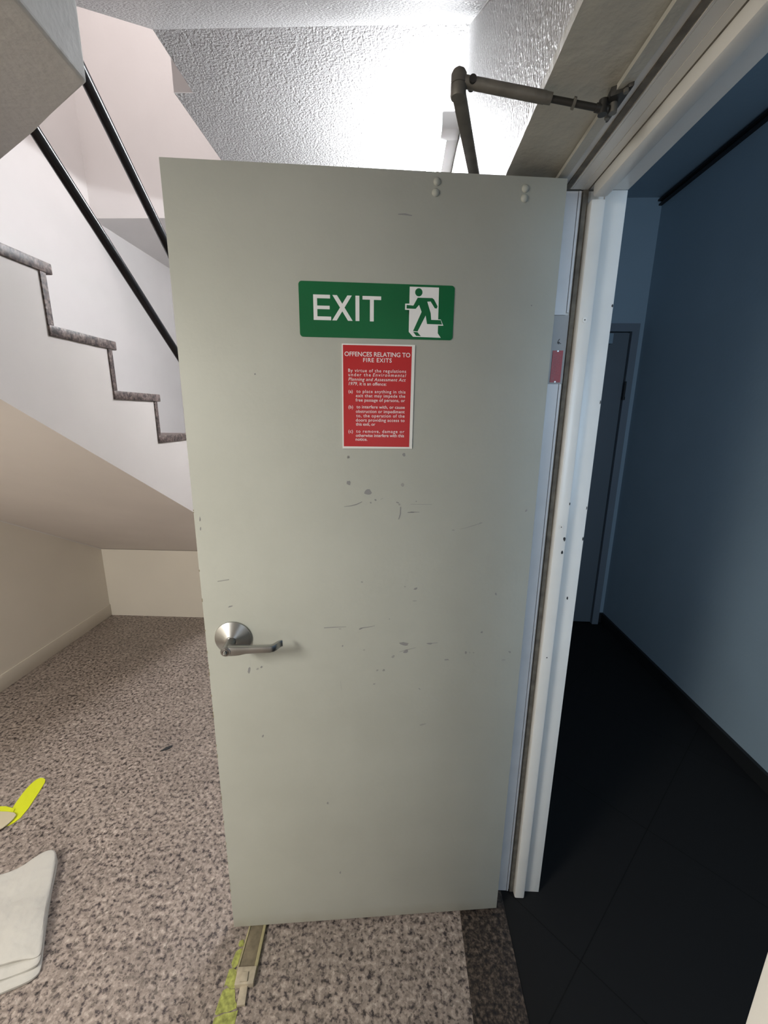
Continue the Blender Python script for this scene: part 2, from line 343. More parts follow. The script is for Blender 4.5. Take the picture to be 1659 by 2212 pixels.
# fixings and paint chips on the jamb
def disc(name, x, z, rr, m, y=JY, t=.0012, par=fr, seg=20, sx=1, sz=1, seed=None):
    bm = bmesh.new(); rng = random.Random(seed or 1)
    pts = []
    for i in range(seg):
        k = rng.uniform(.7, 1.15) if seed else 1
        pts.append((x-.43+rr*sx*k*math.cos(2*PI*i/seg), z+rr*sz*k*math.sin(2*PI*i/seg)))
    add_prism(bm, pts, y-JY-t, y-JY+.0005, XZ); return from_bm(name, bm, m, par)
for x, z in ((.4285, 1.784), (.4285, 1.283)):
    a = disc('screw_cap', x, z, .0062, 'frame', JY-.024, .0016)
    b = disc('screw_slot', x, z, .0014, 'chip', JY-.0256, .0003); b.parent = a
for i, (x, z, rr, sx, sz, y) in enumerate(((.4405, 1.250, .0045, .8, 1.4, JY-.024), (.4385, 1.214, .0042, .8, 1.2, JY-.024), (.477, 1.072, .003, .7, 1.6, JY-.001), (.430, .90, .002, 1, 1, JY-.024), (.499, 1.245, .004, .5, 1.6, JY-.001), (.4985, 1.33, .003, .4, 1.6, JY-.001), (.499, 1.60, .003, .4, 1.8, JY-.001), (.444, 1.345, .002, .6, 2, JY-.024), (.4985, 1.82, .0035, .6, 1, JY-.001))):
    disc('paint_chip', x, z, rr, 'chip', y, .0004, fr, 9, sx, sz, seed=i+3)

# text helper: curve text turned into a mesh, fitted to a width by letter spacing
def text_bm(bm, s, x0, x1, base, cap, z, t, bold=0, italic_all=False, rot=0):
    segs = s.split('|'); out = []
    def make(sp):
        res = []; x = 0
        for k, sg in enumerate(segs):
            if not sg: continue
            cu = bpy.data.curves.new('t', 'FONT'); cu.body = sg; cu.size = 1; cu.space_character = sp; cu.resolution_u = 3
            cu.offset = bold; cu.shear = .22 if k % 2 else 0
            ob = bpy.data.objects.new('t', cu); C.objects.link(ob)
            bpy.context.view_layer.update()
            me = bpy.data.meshes.new_from_object(ob)
            vs = [v.co.copy() for v in me.vertices]; fs = [list(p.vertices) for p in me.polygons]
            res.append(([Vector((v.x+x, v.y, 0)) for v in vs], fs))
            x += max(v.x for v in vs) + (.16*sp if sg.endswith(' ') else .03) + .18*(1 if sg.endswith(' ') else 0)
            bpy.data.objects.remove(ob); bpy.data.curves.remove(cu); bpy.data.meshes.remove(me)
        return res
    CAPH = .69
    sc = cap/CAPH; target = (x1-x0)/sc
    def width(rs):
        xs = [v.x for vs, _ in rs for v in vs]; return max(xs)-min(xs), min(xs)
    a = make(1.0); wa, _ = width(a); sp = 1.0; sx = 1
    if len(s) > 3 and s != 'EXIT':
        b = make(1.2); wb, _ = width(b)
        sp = 1+.2*(target-wa)/(wb-wa); sp = max(.85, min(1.5, sp)); a = make(sp)
    wa, mn = width(a); sx = target/wa
    for vs, fs in a:
        bv = [bm.verts.new((x0+(v.x-mn)*sc*sx, base+v.y*sc, z)) for v in vs]
        bv2 = [bm.verts.new((x0+(v.x-mn)*sc*sx, base+v.y*sc, z+t)) for v in vs]
        for f in fs:
            try: bm.faces.new([bv2[i] for i in f])
            except ValueError: pass
        ec = {}
        for f in fs:
            for i in range(len(f)):
                e = (f[i], f[(i+1) % len(f)]); ec[e] = 1
        for (i, j) in ec:
            if (j, i) not in ec:
                try: bm.faces.new([bv[i], bv[j], bv2[j], bv2[i]])
                except ValueError: pass
def text_obj(name, lines, m, parent, z=.0018, t=.0002):
    bm = bmesh.new()
    for L in lines: text_bm(bm, *L[:5], z, t, *(L[5:]))
    me = bpy.data.meshes.new(name); bm.to_mesh(me); bm.free()
    return link(name, me, m, parent)

# fire tag and pencilled number on the jamb
tg = tag(root('fire_tag', (.383, JY+.001, 1.683)), 'small red fire door tag screwed to the hinge jamb below the handwritten number', 'tag')
bm = bmesh.new()
pts = [(-.0125, -.037), (-.003, -.037), (-.003, -.034), (.003, -.034), (.003, -.037), (.0125, -.037), (.0125, .037), (.003, .037), (.003, .034), (-.003, .034), (-.003, .037), (-.0125, .037)]
add_prism(bm, pts, -.0016, 0, XZ); from_bm('tag_plate', bm, 'tagred', tg)
bm = bmesh.new()
rng = random.Random(4)
for cx in (-.007, -.0035, .0, .0035, .007):
    z = .028
    while z > -.02:
        l = rng.uniform(.002, .006)
        add_box(bm, (cx-.0006, -.0018, z-l), (cx+.0006, -.0016, z)); z -= l+.0012
M['tagink'] = mat('faded_tag_lettering', (.42, .12, .13), .5)
from_bm('tag_lettering', bm, 'tagink', tg)
bm = bmesh.new(); add_box(bm, (-.0095, -.0018, -.031), (-.0045, -.0016, -.026)); from_bm('tag_mark', bm, 'tagink', tg)
for z in (-.0355, .0355):
    bm = bmesh.new(); add_tube(bm, (0, -.0014, z), (0, -.0001, z), .0022, n=12); from_bm('rivet', bm, 'steel', tg)
# handwritten "6."
bm = bmesh.new()
six = [(.0025, .0085), (.0005, .006), (-.001, .003), (-.0015, .0), (-.0005, -.0022), (.0015, -.0024), (.0028, -.0008), (.0022, .0012), (.0004, .0012), (-.0010, -.0002)]
for a, b in zip(six[:-1], six[1:]): add_tube(bm, (a[0]-.048, .0003, a[1]+1.738), (b[0]-.048, .0003, b[1]+1.738), .00062, n=8)
add_tube(bm, (-.0425, .0008, 1.7362), (-.0425, -.0002, 1.7362), .0009, n=10)
from_bm('handwritten_number', bm, 'ink', fr)

# ------------------------------------------------------------------ the open fire door
HX, HY, ANG, DZ = .3455, 1.018, .105, .012
DW, DH, DT = .832, 2.04, .042
ca, sa = math.cos(ANG), math.sin(ANG)
DM = Matrix(((-ca, sa, 0, HX), (-sa, -ca, 0, HY), (0, 0, 1, DZ), (0, 0, 0, 1)))   # x = away from hinge, y = out of the face, z = up
door = struct(root('door_1', mw=DM), 'scuffed off white fire door standing open into the stairwell', 'door')
bm = bmesh.new(); add_box(bm, (0, -DT, 0), (DW, 0, DH)); bevel(bm, .0015, 2)
from_bm('door_leaf', bm, 'door', door, True)
# bolt caps of the closer (pairs)
for x, z in ((.2782, 2.0215), (.2803, 2.0015), (.0900, 2.0170), (.0905, 1.9990)):
    lathe('bolt_cap', [(.0078, -.0005), (.0078, .0015), (.0062, .0038), (.0035, .0052), (.0008, .0058)], (x, 0, z), (0, 1, 0), 'door', door, 24)
# scuffs, as thin smears of grey on the paint
SC = [[(0.4626,1.4532),(0.4636,1.4517),(0.4646,1.4505),(0.4662,1.4505),(0.4676,1.4513),(0.4679,1.4531),(0.4674,1.4548),(0.4661,1.4558),(0.4646,1.4559),(0.4641,1.4542)],[(0.331,1.4588),(0.3316,1.4561),(0.3347,1.4554),(0.3369,1.4578),(0.3386,1.4594),(0.3379,1.4613),(0.337,1.4628),(0.3349,1.4643),(0.332,1.4635),(0.3315,1.4609)],[(0.4611,1.3937),(0.4618,1.3902),(0.4624,1.3866),(0.4655,1.3875),(0.4677,1.3885),(0.4704,1.3903),(0.4702,1.3938),(0.4693,1.3971),(0.4663,1.3966),(0.463,1.3977)],[(0.4099,1.3681),(0.4135,1.3643),(0.4188,1.3637),(0.4234,1.3645),(0.4287,1.3667),(0.4272,1.3712),(0.4253,1.3745),(0.4215,1.3771),(0.4155,1.3773),(0.4129,1.3727)],[(0.3327,1.3859),(0.3345,1.3833),(0.3374,1.383),(0.3389,1.3853),(0.341,1.3871),(0.3395,1.3898),(0.3378,1.3918),(0.3352,1.3924),(0.3338,1.3904),(0.3322,1.3887)],[(0.4108,1.3443),(0.4107,1.3428),(0.412,1.342),(0.4134,1.3422),(0.414,1.3433),(0.4151,1.3443),(0.4141,1.3454),(0.4132,1.3459),(0.4122,1.346),(0.4115,1.3452)],[(0.3986,1.3505),(0.3993,1.3494),(0.4002,1.348),(0.4019,1.3488),(0.4026,1.3496),(0.404,1.3505),(0.4038,1.352),(0.4022,1.3529),(0.4003,1.3526),(0.3994,1.3515)],[(0.3442,1.3428),(0.3452,1.342),(0.3473,1.3427),(0.349,1.343),(0.351,1.3441),(0.3507,1.3452),(0.3502,1.3462),(0.3481,1.3458),(0.3463,1.3451),(0.3442,1.344)],[(0.341,1.3393),(0.3403,1.3374),(0.3423,1.3374),(0.3436,1.337),(0.3452,1.3376),(0.3454,1.3394),(0.3447,1.3407),(0.3438,1.342),(0.3424,1.3411),(0.3403,1.3413)],[(0.3003,1.347),(0.3006,1.3464),(0.301,1.3455),(0.302,1.3454),(0.3029,1.346),(0.3033,1.347),(0.3025,1.3478),(0.3019,1.3481),(0.3011,1.3484),(0.3006,1.3477)],[(0.0217,1.3248),(0.0216,1.3232),(0.0219,1.3216),(0.0232,1.3204),(0.0251,1.3191),(0.0272,1.3198),(0.0268,1.3221),(0.0259,1.3236),(0.025,1.3251),(0.0232,1.3255)],[(0.4319,1.1378),(0.4327,1.1374),(0.4337,1.1373),(0.4354,1.1373),(0.4368,1.1386),(0.437,1.1399),(0.4356,1.1403),(0.4342,1.1404),(0.4325,1.1398),(0.4313,1.1387)],[(0.3223,1.1239),(0.3222,1.1229),(0.3234,1.1224),(0.325,1.122),(0.326,1.1231),(0.3267,1.124),(0.3264,1.125),(0.3251,1.1257),(0.3235,1.1252),(0.322,1.1249)],[(0.2924,1.1205),(0.2924,1.1187),(0.2941,1.1163),(0.2976,1.1146),(0.2996,1.1156),(0.3027,1.1155),(0.3009,1.1179),(0.2994,1.1197),(0.2968,1.1204),(0.294,1.1215)],[(0.0828,1.0989),(0.0823,1.0966),(0.0834,1.0945),(0.0853,1.0964),(0.0864,1.0974),(0.0875,1.099),(0.0872,1.101),(0.0861,1.1027),(0.0844,1.1017),(0.0832,1.1006)],[(0.3616,1.0345),(0.3621,1.0336),(0.3629,1.0335),(0.3636,1.0331),(0.3641,1.0339),(0.3647,1.0346),(0.3642,1.0353),(0.3636,1.0359),(0.3629,1.0357),(0.3621,1.0354)],[(0.4874,1.0095),(0.4881,1.0087),(0.4902,1.0086),(0.4924,1.0081),(0.4936,1.009),(0.495,1.0097),(0.4944,1.0106),(0.4922,1.011),(0.4901,1.0106),(0.4874,1.0105)],[(0.4333,1.0107),(0.4325,1.0097),(0.4351,1.008),(0.4385,1.0064),(0.4421,1.0058),(0.442,1.0074),(0.4422,1.0087),(0.4394,1.0104),(0.4366,1.011),(0.4345,1.0112)],[(0.3136,0.9594),(0.3133,0.9564),(0.3191,0.9556),(0.3263,0.9575),(0.3327,0.9604),(0.3368,0.9647),(0.3301,0.9658),(0.325,0.9668),(0.3186,0.9646),(0.3103,0.9624)],[(0.3123,0.9412),(0.312,0.9379),(0.3145,0.9347),(0.3185,0.9341),(0.3223,0.9341),(0.3256,0.9362),(0.3225,0.9396),(0.3207,0.9416),(0.318,0.9443),(0.3135,0.9445)],[(0.347,0.9272),(0.3482,0.9244),(0.3491,0.9222),(0.3512,0.9207),(0.3537,0.9206),(0.3558,0.9217),(0.3565,0.9242),(0.3537,0.926),(0.352,0.9288),(0.349,0.9288)],[(0.2485,0.9602),(0.2482,0.9588),(0.2516,0.9574),(0.2574,0.9581),(0.2613,0.9592),(0.2633,0.9607),(0.2606,0.9618),(0.2569,0.9623),(0.2528,0.9623),(0.2471,0.9619)],[(0.1126,0.9892),(0.1125,0.9875),(0.1144,0.987),(0.1162,0.9867),(0.1185,0.9874),(0.1182,0.9894),(0.1175,0.9907),(0.1165,0.992),(0.1143,0.9927),(0.1126,0.9911)],[(0.1516,0.9298),(0.1531,0.9277),(0.1539,0.925),(0.1558,0.9264),(0.1573,0.9277),(0.1576,0.93),(0.1572,0.9319),(0.1564,0.9341),(0.1545,0.9347),(0.153,0.9323)],[(0.1421,0.9299),(0.142,0.9289),(0.1434,0.9284),(0.1447,0.9289),(0.1456,0.9294),(0.1471,0.93),(0.1464,0.931),(0.1448,0.931),(0.1438,0.9309),(0.1426,0.9307)],[(0.1318,0.9292),(0.1318,0.9281),(0.133,0.9276),(0.1344,0.9278),(0.1351,0.9286),(0.1359,0.9293),(0.135,0.9299),(0.1344,0.9304),(0.1334,0.9303),(0.1325,0.9299)],[(0.0306,0.9266),(0.0309,0.9247),(0.0332,0.9243),(0.0351,0.9263),(0.0362,0.9276),(0.0384,0.9299),(0.0358,0.9303),(0.0342,0.9313),(0.032,0.93),(0.0301,0.9284)],[(0.2005,0.9102),(0.1991,0.9083),(0.2043,0.9087),(0.2076,0.9081),(0.2119,0.9088),(0.213,0.9106),(0.2108,0.9119),(0.2073,0.9121),(0.2037,0.9129),(0.2018,0.9113)],[(0.0443,0.9041),(0.043,0.9029),(0.047,0.9028),(0.0504,0.9026),(0.0544,0.9032),(0.0533,0.9044),(0.0537,0.9056),(0.0509,0.9063),(0.0474,0.9055),(0.0429,0.9054)],[(0.3735,0.8854),(0.3727,0.8834),(0.3742,0.8817),(0.3764,0.8819),(0.3789,0.8809),(0.3794,0.8832),(0.3794,0.8851),(0.3781,0.8866),(0.3763,0.8885),(0.3741,0.8874)],[(0.3976,0.8441),(0.3991,0.843),(0.3999,0.8417),(0.402,0.842),(0.4046,0.8416),(0.4046,0.8429),(0.404,0.844),(0.4028,0.845),(0.4008,0.8449),(0.3992,0.8447)],[(0.2755,0.821),(0.2762,0.8209),(0.2775,0.8215),(0.2792,0.8228),(0.2804,0.8246),(0.2805,0.8258),(0.2791,0.8254),(0.2776,0.8247),(0.2757,0.8232),(0.2745,0.8212)],[(0.4259,0.9471),(0.4261,0.9461),(0.4278,0.9452),(0.4298,0.9454),(0.431,0.9456),(0.4327,0.946),(0.4313,0.9469),(0.4306,0.9479),(0.4285,0.948),(0.4266,0.9479)],[(0.3045,1.3193),(0.307,1.3184),(0.3128,1.3184),(0.3166,1.3184),(0.322,1.3185),(0.3234,1.3194),(0.3215,1.3203),(0.317,1.3206),(0.3117,1.321),(0.3087,1.3201)],[(0.2024,1.273),(0.2029,1.2725),(0.205,1.2723),(0.2074,1.2722),(0.2091,1.2726),(0.2109,1.2731),(0.2099,1.2737),(0.2077,1.2741),(0.2047,1.2741),(0.2032,1.2735)],[(0.2921,1.0839),(0.2937,1.0835),(0.2968,1.0832),(0.3009,1.0832),(0.3048,1.0836),(0.3035,1.0842),(0.3028,1.0845),(0.3007,1.0849),(0.2964,1.085),(0.2931,1.0845)],[(0.1343,1.2926),(0.1363,1.2916),(0.1376,1.291),(0.1395,1.2903),(0.1417,1.29),(0.1428,1.2903),(0.1417,1.2911),(0.1404,1.292),(0.1377,1.2925),(0.135,1.2931)],[(0.477,1.3348),(0.4588,1.3376),(0.4461,1.3416),(0.4336,1.3472),(0.4337,1.3453),(0.4461,1.3391),(0.4588,1.3358),(0.477,1.3338)],[(0.341,1.3331),(0.3412,1.3157),(0.3453,1.3018),(0.3428,1.3018),(0.3387,1.3157),(0.3385,1.3331)],[(0.3147,1.3213),(0.293,1.3205),(0.2929,1.3193),(0.3147,1.3188)],[(0.1888,1.276),(0.1684,1.2815),(0.1528,1.2866),(0.1333,1.2923),(0.1332,1.291),(0.1526,1.2847),(0.1683,1.2802),(0.1888,1.275)],[(0.5323,1.0147),(0.5032,1.016),(0.4757,1.016),(0.4757,1.0146),(0.5033,1.0139),(0.5323,1.0125)],[(0.4383,1.0114),(0.4203,1.0134),(0.4007,1.0168),(0.4007,1.0154),(0.4203,1.0113),(0.4383,1.0092)],[(0.3152,1.3402),(0.2625,1.3394),(0.2625,1.3387),(0.3152,1.3395)],[(0.335,0.9384),(0.315,0.9448),(0.2916,0.95),(0.2916,0.9485),(0.315,0.9426),(0.335,0.9369)],[(0.2515,0.9611),(0.233,0.9631),(0.2329,0.9616),(0.2514,0.9596)],[(0.389,1.3524),(0.383,1.3555),(0.3829,1.3546),(0.389,1.3515)],[(0.727,0.8961),(0.7283,0.8914),(0.7307,0.8863),(0.7322,0.8895),(0.7336,0.892),(0.7321,0.8973),(0.7312,0.9025),(0.7288,0.906),(0.7264,0.9063),(0.7257,0.9015)],[(0.7054,0.9017),(0.7049,0.9002),(0.706,0.8983),(0.7081,0.8968),(0.7096,0.8978),(0.7115,0.898),(0.7107,0.8999),(0.7096,0.9014),(0.7081,0.9027),(0.7058,0.9035)],[(0.6951,0.9069),(0.6939,0.9059),(0.6953,0.9041),(0.6968,0.903),(0.6987,0.9016),(0.6991,0.9034),(0.7008,0.9042),(0.6993,0.9063),(0.6976,0.9083),(0.6953,0.909)],[(0.6685,1.6362),(0.6687,1.6352),(0.6695,1.6342),(0.6709,1.6342),(0.6719,1.635),(0.6724,1.6362),(0.6716,1.6373),(0.6705,1.6377),(0.6693,1.6383),(0.6688,1.6371)],[(0.532,0.4547),(0.5322,0.4521),(0.5335,0.4508),(0.5348,0.451),(0.5357,0.4528),(0.5372,0.455),(0.5362,0.4579),(0.5347,0.459),(0.533,0.4604),(0.5323,0.4571)],[(0.2538,0.7115),(0.2585,0.7089),(0.2625,0.7072),(0.2668,0.7059),(0.2716,0.7052),(0.2734,0.7063),(0.2742,0.7081),(0.2686,0.7104),(0.2633,0.7113),(0.2585,0.7119)],[(0.4995,0.1914),(0.5,0.1892),(0.5007,0.1861),(0.5022,0.188),(0.5035,0.1891),(0.5041,0.1918),(0.5033,0.1942),(0.5022,0.1954),(0.5005,0.1975),(0.499,0.195)],[(0.8165,1.3049),(0.8174,1.3013),(0.8183,1.3005),(0.8191,1.2997),(0.8197,1.3013),(0.8198,1.3049),(0.8189,1.3076),(0.8181,1.3125),(0.8174,1.3098),(0.8171,1.3076)],[(0.8179,1.2821),(0.8181,1.2792),(0.8191,1.2779),(0.82,1.278),(0.8204,1.28),(0.8203,1.2821),(0.82,1.2841),(0.8193,1.2854),(0.8182,1.2867),(0.8175,1.2851)],[(0.463,1.4542),(0.4633,1.4512),(0.4656,1.4512),(0.4673,1.4505),(0.4693,1.4513),(0.4689,1.4542),(0.4684,1.4562),(0.467,1.4571),(0.4656,1.457),(0.4632,1.4572)],[(0.7036,0.6918),(0.7047,0.689),(0.7062,0.6888),(0.7074,0.6888),(0.7083,0.6904),(0.7076,0.6938),(0.7059,0.6963),(0.7044,0.6968),(0.7029,0.6972),(0.7024,0.6949)],[(0.483,0.9606),(0.4839,0.9594),(0.4845,0.9576),(0.4861,0.9578),(0.4874,0.959),(0.4869,0.9607),(0.487,0.9621),(0.486,0.9631),(0.4846,0.9627),(0.4837,0.9619)],[(0.7582,1.0812),(0.7587,1.0796),(0.7617,1.0779),(0.7648,1.0771),(0.7675,1.0766),(0.7711,1.0764),(0.7681,1.0787),(0.7665,1.0807),(0.7628,1.0812),(0.7601,1.0816)],[(0.3909,0.8845),(0.3915,0.8834),(0.3927,0.8827),(0.3947,0.882),(0.3968,0.8829),(0.3962,0.8847),(0.3963,0.8862),(0.3946,0.8871),(0.3924,0.8872),(0.3901,0.8864)],[(0.0541,1.7925),(0.0539,1.7915),(0.0549,1.791),(0.056,1.7907),(0.057,1.7915),(0.057,1.7924),(0.0573,1.7934),(0.0562,1.7938),(0.0552,1.7939),(0.0542,1.7935)],[(0.3578,1.9601),(0.3432,1.9615),(0.3286,1.9587),(0.3285,1.957),(0.3432,1.9581),(0.3578,1.9584)],[(0.7253,0.9292),(0.7254,0.9089),(0.7255,0.9061),(0.7255,0.9265)],[(0.79,1.148),(0.7618,1.1523),(0.762,1.1499),(0.7902,1.1455)],[(0.4927,0.8585),(0.4893,0.83),(0.4894,0.8277),(0.4927,0.8562)]]
bm = bmesh.new(); bm2 = bmesh.new()
for i, pts in enumerate(SC):
    tgt = bm if (i % 4) else bm2
    vs = [tgt.verts.new((p[0], .0003, p[1])) for p in pts]
    try: tgt.faces.new(vs)
    except ValueError: pass
from_bm('scuff_marks', bm, 'scuff', door); from_bm('scuff_marks', bm2, 'scuff_faint', door)
# worn edge of the leaf: a few chips
bm = bmesh.new(); rng = random.Random(7)
for k in range(26):
    z = rng.uniform(.1, 1.35); h = rng.uniform(.002, .012)
    add_box(bm, (DW-.0016, -.0015, z), (DW+.00005, .00025, z+h))
M['edgewear'] = mat('worn_door_edge', (.24, .20, .12), .7)
from_bm('edge_wear', bm, 'edgewear', door)
# hinges behind the leaf
for z in (.2, 1.0, 1.8):
    bm = bmesh.new(); add_tube(bm, (-.004, -.046, z), (-.004, -.046, z+.1), .007); from_bm('hinge', bm, 'steel', door, True)
# lever set
lv = root('door_handle'); lv.parent = door; lv.location = (.763, 0, .992)
bm = bmesh.new(); add_lathe(bm, [(.0455, -.0005), (.0462, .0018), (.0455, .0042), (.0435, .0052), (.0150, .0205), (.0135, .0212)], (0, 0, 0), (0, 1, 0), 56)
from_bm('rose', bm, 'steel', lv, True)
bm = bmesh.new(); add_lathe(bm, [(.0128, .018), (.0118, .024), (.0116, .056), (.0122, .066), (.0112, .0675)], (0, 0, 0), (0, 1, 0), 40)
from_bm('spindle_neck', bm, 'steel', lv, True)
# lever blade: a flat bar, thick at the neck, sweeping out and back towards the door at its tip
path = [(.009, .0570, .0080, .0085), (.006, .0570, .0112, .0095), (-.012, .0570, .0122, .0092), (-.030, .0565, .0116, .0085), (-.046, .0550, .0092, .0075), (-.060, .0555, .0086, .0070), (-.085, .0550, .0084, .0066), (-.102, .0545, .0086, .0064), (-.110, .0515, .0087, .0060), (-.1150, .0455, .0090, .0052), (-.1190, .0390, .0090, .0042), (-.1235, .0335, .0088, .0032), (-.1285, .0305, .0084, .0020)]
bm = bmesh.new(); rings = []
for i, (px, py, hz, hy) in enumerate(path):
    p0 = Vector(path[max(0, i-1)][:2]); p1 = Vector(path[min(len(path)-1, i+1)][:2])
    d = (p1-p0).normalized(); n = Vector((-d.y, d.x))
    if n.y < 0: n = -n
    ring = []
    NS = 16
    for k in range(NS):
        a = 2*PI*k/NS; cs, sn = math.cos(a), math.sin(a)
        ex = (abs(cs)**.35)*(1 if cs >= 0 else -1); ez = (abs(sn)**.35)*(1 if sn >= 0 else -1)
        q = Vector((px, py)) + n*hy*ex
        ring.append(bm.verts.new((q.x, q.y, hz*ez-.0006)))
    rings.append(ring)
for k in range(len(rings)-1):
    for i in range(16): bm.faces.new([rings[k][i], rings[k][(i+1) % 16], rings[k+1][(i+1) % 16], rings[k+1][i]])
bm.faces.new(rings[0][::-1]); bm.faces.new(rings[-1])
from_bm('lever', bm, 'steel', lv, True)
bm = bmesh.new(); add_lathe(bm, [(.0088, .066), (.0088, .0685), (.0075, .0690)], (0, 0, 0), (0, 1, 0), 32); from_bm('lock_ring', bm, 'steel_dark', lv, True)
bm = bmesh.new(); add_lathe(bm, [(.0046, .068), (.0046, .0745), (.0036, .0768), (.0015, .0778)], (0, 0, 0), (0, 1, 0), 24); from_bm('lock_button', bm, 'steel', lv, True)
# latch plate on the free edge
box('latch_plate', (DW-.0005, -.034, .95), (DW+.0012, -.008, 1.06), 'steel', door)

# ------------------------------------------------------------------ signs on the door face
def sign_frame(u0, v0):                             # x right, y up, z out of the door
    return DM @ Matrix(((-1, 0, 0, u0), (0, 0, 1, 0), (0, 1, 0, v0), (0, 0, 0, 1)))
def rrect(x0, y0, x1, y1, rr, n=6):
    out = []
    for cx, cy, a0 in ((x1-rr, y1-rr, 0), (x0+rr, y1-rr, 90), (x0+rr, y0+rr, 180), (x1-rr, y0+rr, 270)):
        for k in range(n+1):
            a = math.radians(a0+90*k/n); out.append((cx+rr*math.cos(a), cy+rr*math.sin(a)))
    return out
U0, V0 = .400, 1.7712
ex = tag(root('exit_sign', mw=sign_frame(U0, V0)), 'green EXIT sign with a white running figure, stuck high on the door', 'sign')
L = lambda P: [(U0-p[0], p[1]-V0) for p in P]
prism('sign_plate', rrect(-.1685, -.0555, .1690, .0555, .007), .0001, .0015, XY, 'green', ex)
PANEL = [(.33, 1.8222), (.2659, 1.8221), (.2648, 1.7293), (.2576, 1.7202), (.3201, 1.721), (.33, 1.731)]
HANDBOX = [(.3392, 1.7882), (.3253, 1.7886), (.325, 1.7755), (.3392, 1.7758)]
FOOTBOX = [(.2715, 1.758), (.2593, 1.7581), (.2529, 1.7453), (.271, 1.7455)]
HEAD = [(.3099+.0081*math.cos(i*PI/12), 1.8115+.0081*math.sin(i*PI/12)) for i in range(24)]
BODY = [(.312, 1.8008), (.2796, 1.8007), (.2759, 1.7981), (.2675, 1.7844), (.269, 1.7801), (.2736, 1.7804), (.2833, 1.7939), (.2908, 1.7933), (.2824, 1.7703), (.2807, 1.7567), (.2594, 1.7566), (.256, 1.7477), (.2897, 1.748), (.2933, 1.7654), (.3104, 1.7321), (.3204, 1.733), (.3025, 1.7723), (.3086, 1.7864), (.3159, 1.7782), (.336, 1.7783), (.3359, 1.7856), (.3211, 1.7846)]
SHOE = [(.3203, 1.7313), (.3104, 1.7306), (.3027, 1.7227), (.3132, 1.7229)]
bm = bmesh.new()
add_prism(bm, L(PANEL), .0015, .00165, XY); add_prism(bm, L(HANDBOX), .0015, .00162, XY); add_prism(bm, L(FOOTBOX), .0015, .00163, XY)
from_bm('doorway_symbol', bm, 'white_ink', ex)
bm = bmesh.new()
for P in (HEAD, BODY, SHOE): add_prism(bm, L(P), .0015, .0018, XY)
bmesh.ops.triangulate(bm, faces=[f for f in bm.faces if len(f.verts) > 4])
from_bm('running_figure', bm, 'green', ex)
bm = bmesh.new()
E0 = lambda P: [(U0-.538+p[0]/1000, 1.7503-V0+p[1]/1000) for p in P]      # millimetres from the foot of the E
for P in ([(0, 0), (8.2, 0), (8.2, 50.6), (0, 50.6)], [(8.2, 0), (37.6, 0), (37.6, 7.4), (8.2, 7.4)], [(8.2, 21.9), (34.8, 21.9), (34.8, 28.9), (8.2, 28.9)], [(8.2, 43.4), (36.0, 43.4), (36.0, 50.6), (8.2, 50.6)],
          [(39.8, 0), (49.6, 0), (82.8, 50.6), (73.2, 50.6)], [(41.0, 50.6), (50.8, 50.6), (84.2, 0), (74.2, 0)],
          [(90.5, 0), (99.0, 0), (99.0, 50.6), (90.5, 50.6)], [(105.8, 43.4), (146.2, 43.4), (146.2, 50.6), (105.8, 50.6)], [(121.9, 0), (130.3, 0), (130.3, 43.4), (121.9, 43.4)]):
    add_prism(bm, E0(P), .0015, .0017 + (.00002 if P[0][0] == 41.0 else 0), XY)
from_bm('sign_lettering', bm, 'white_ink', ex)

U1, V1 = .398, 1.589
rd = tag(root('fire_exit_notice', mw=sign_frame(U1, V1)), 'red notice with white border headed OFFENCES RELATING TO FIRE EXITS, below the EXIT sign', 'sign')
prism('notice_plate', [(-.0810, -.1150), (.0820, -.1150), (.0830, .1150), (-.0800, .1145)], .0001, .0022, XY, 'sign_white', rd)
prism('notice_face', [(-.0780, -.1100), (.0752, -.1108), (.0760, .1116), (-.0776, .1118)], .0022, .0024, XY, 'red', rd)
LINES = [('OFFENCES RELATING TO', .4723, 1.6776, .3252, 0, .0092), ('FIRE EXITS', .4308, 1.6657, .367, 0, .0086),
('By virtue of the regulations', .4644, 1.6441, .334, 0, .0069), ('under the |Environmental', .464, 1.6352, .3338, 0, .0069), ('|Planning and Assessment Act', .4641, 1.6254, .3345, 0, .0069), ('|1979|, it is an offence:', .4637, 1.6157, .3783, 0, .007),
('(a)', .4643, 1.599, .4545, 0, .0067), ('to place anything in this', .4461, 1.5993, .3346, 0, .0068), ('exit that may impede the', .4475, 1.5899, .3349, 0, .0068), ('free passage of persons, or', .4481, 1.5803, .3351, 0, .0068),
('(b)', .4646, 1.5648, .454, 0, .0069), ('to interfere with, or cause', .4462, 1.5652, .3353, 0, .0069), ('obstruction or impediment', .4477, 1.5552, .3353, 0, .0069), ('to, the operation of the', .447, 1.5455, .3353, 0, .007), ('doors providing access to', .4478, 1.5357, .3351, 0, .007), ('this exit, or', .4478, 1.5265, .4029, 0, .007),
('(c)', .4651, 1.5101, .4546, 0, .0071), ('to remove, damage or', .4472, 1.5103, .335, 0, .0071), ('otherwise interfere with this', .448, 1.5008, .3355, 0, .0071), ('notice.', .4485, 1.492, .4213, 0, .0072)]
text_obj('notice_lettering', [(t, U1-a, U1-b, v-V1, cap, .004 if i > 1 else .010) for i, (t, a, v, b, _, cap) in enumerate(LINES)], 'white_ink', rd, .0024, .0002)

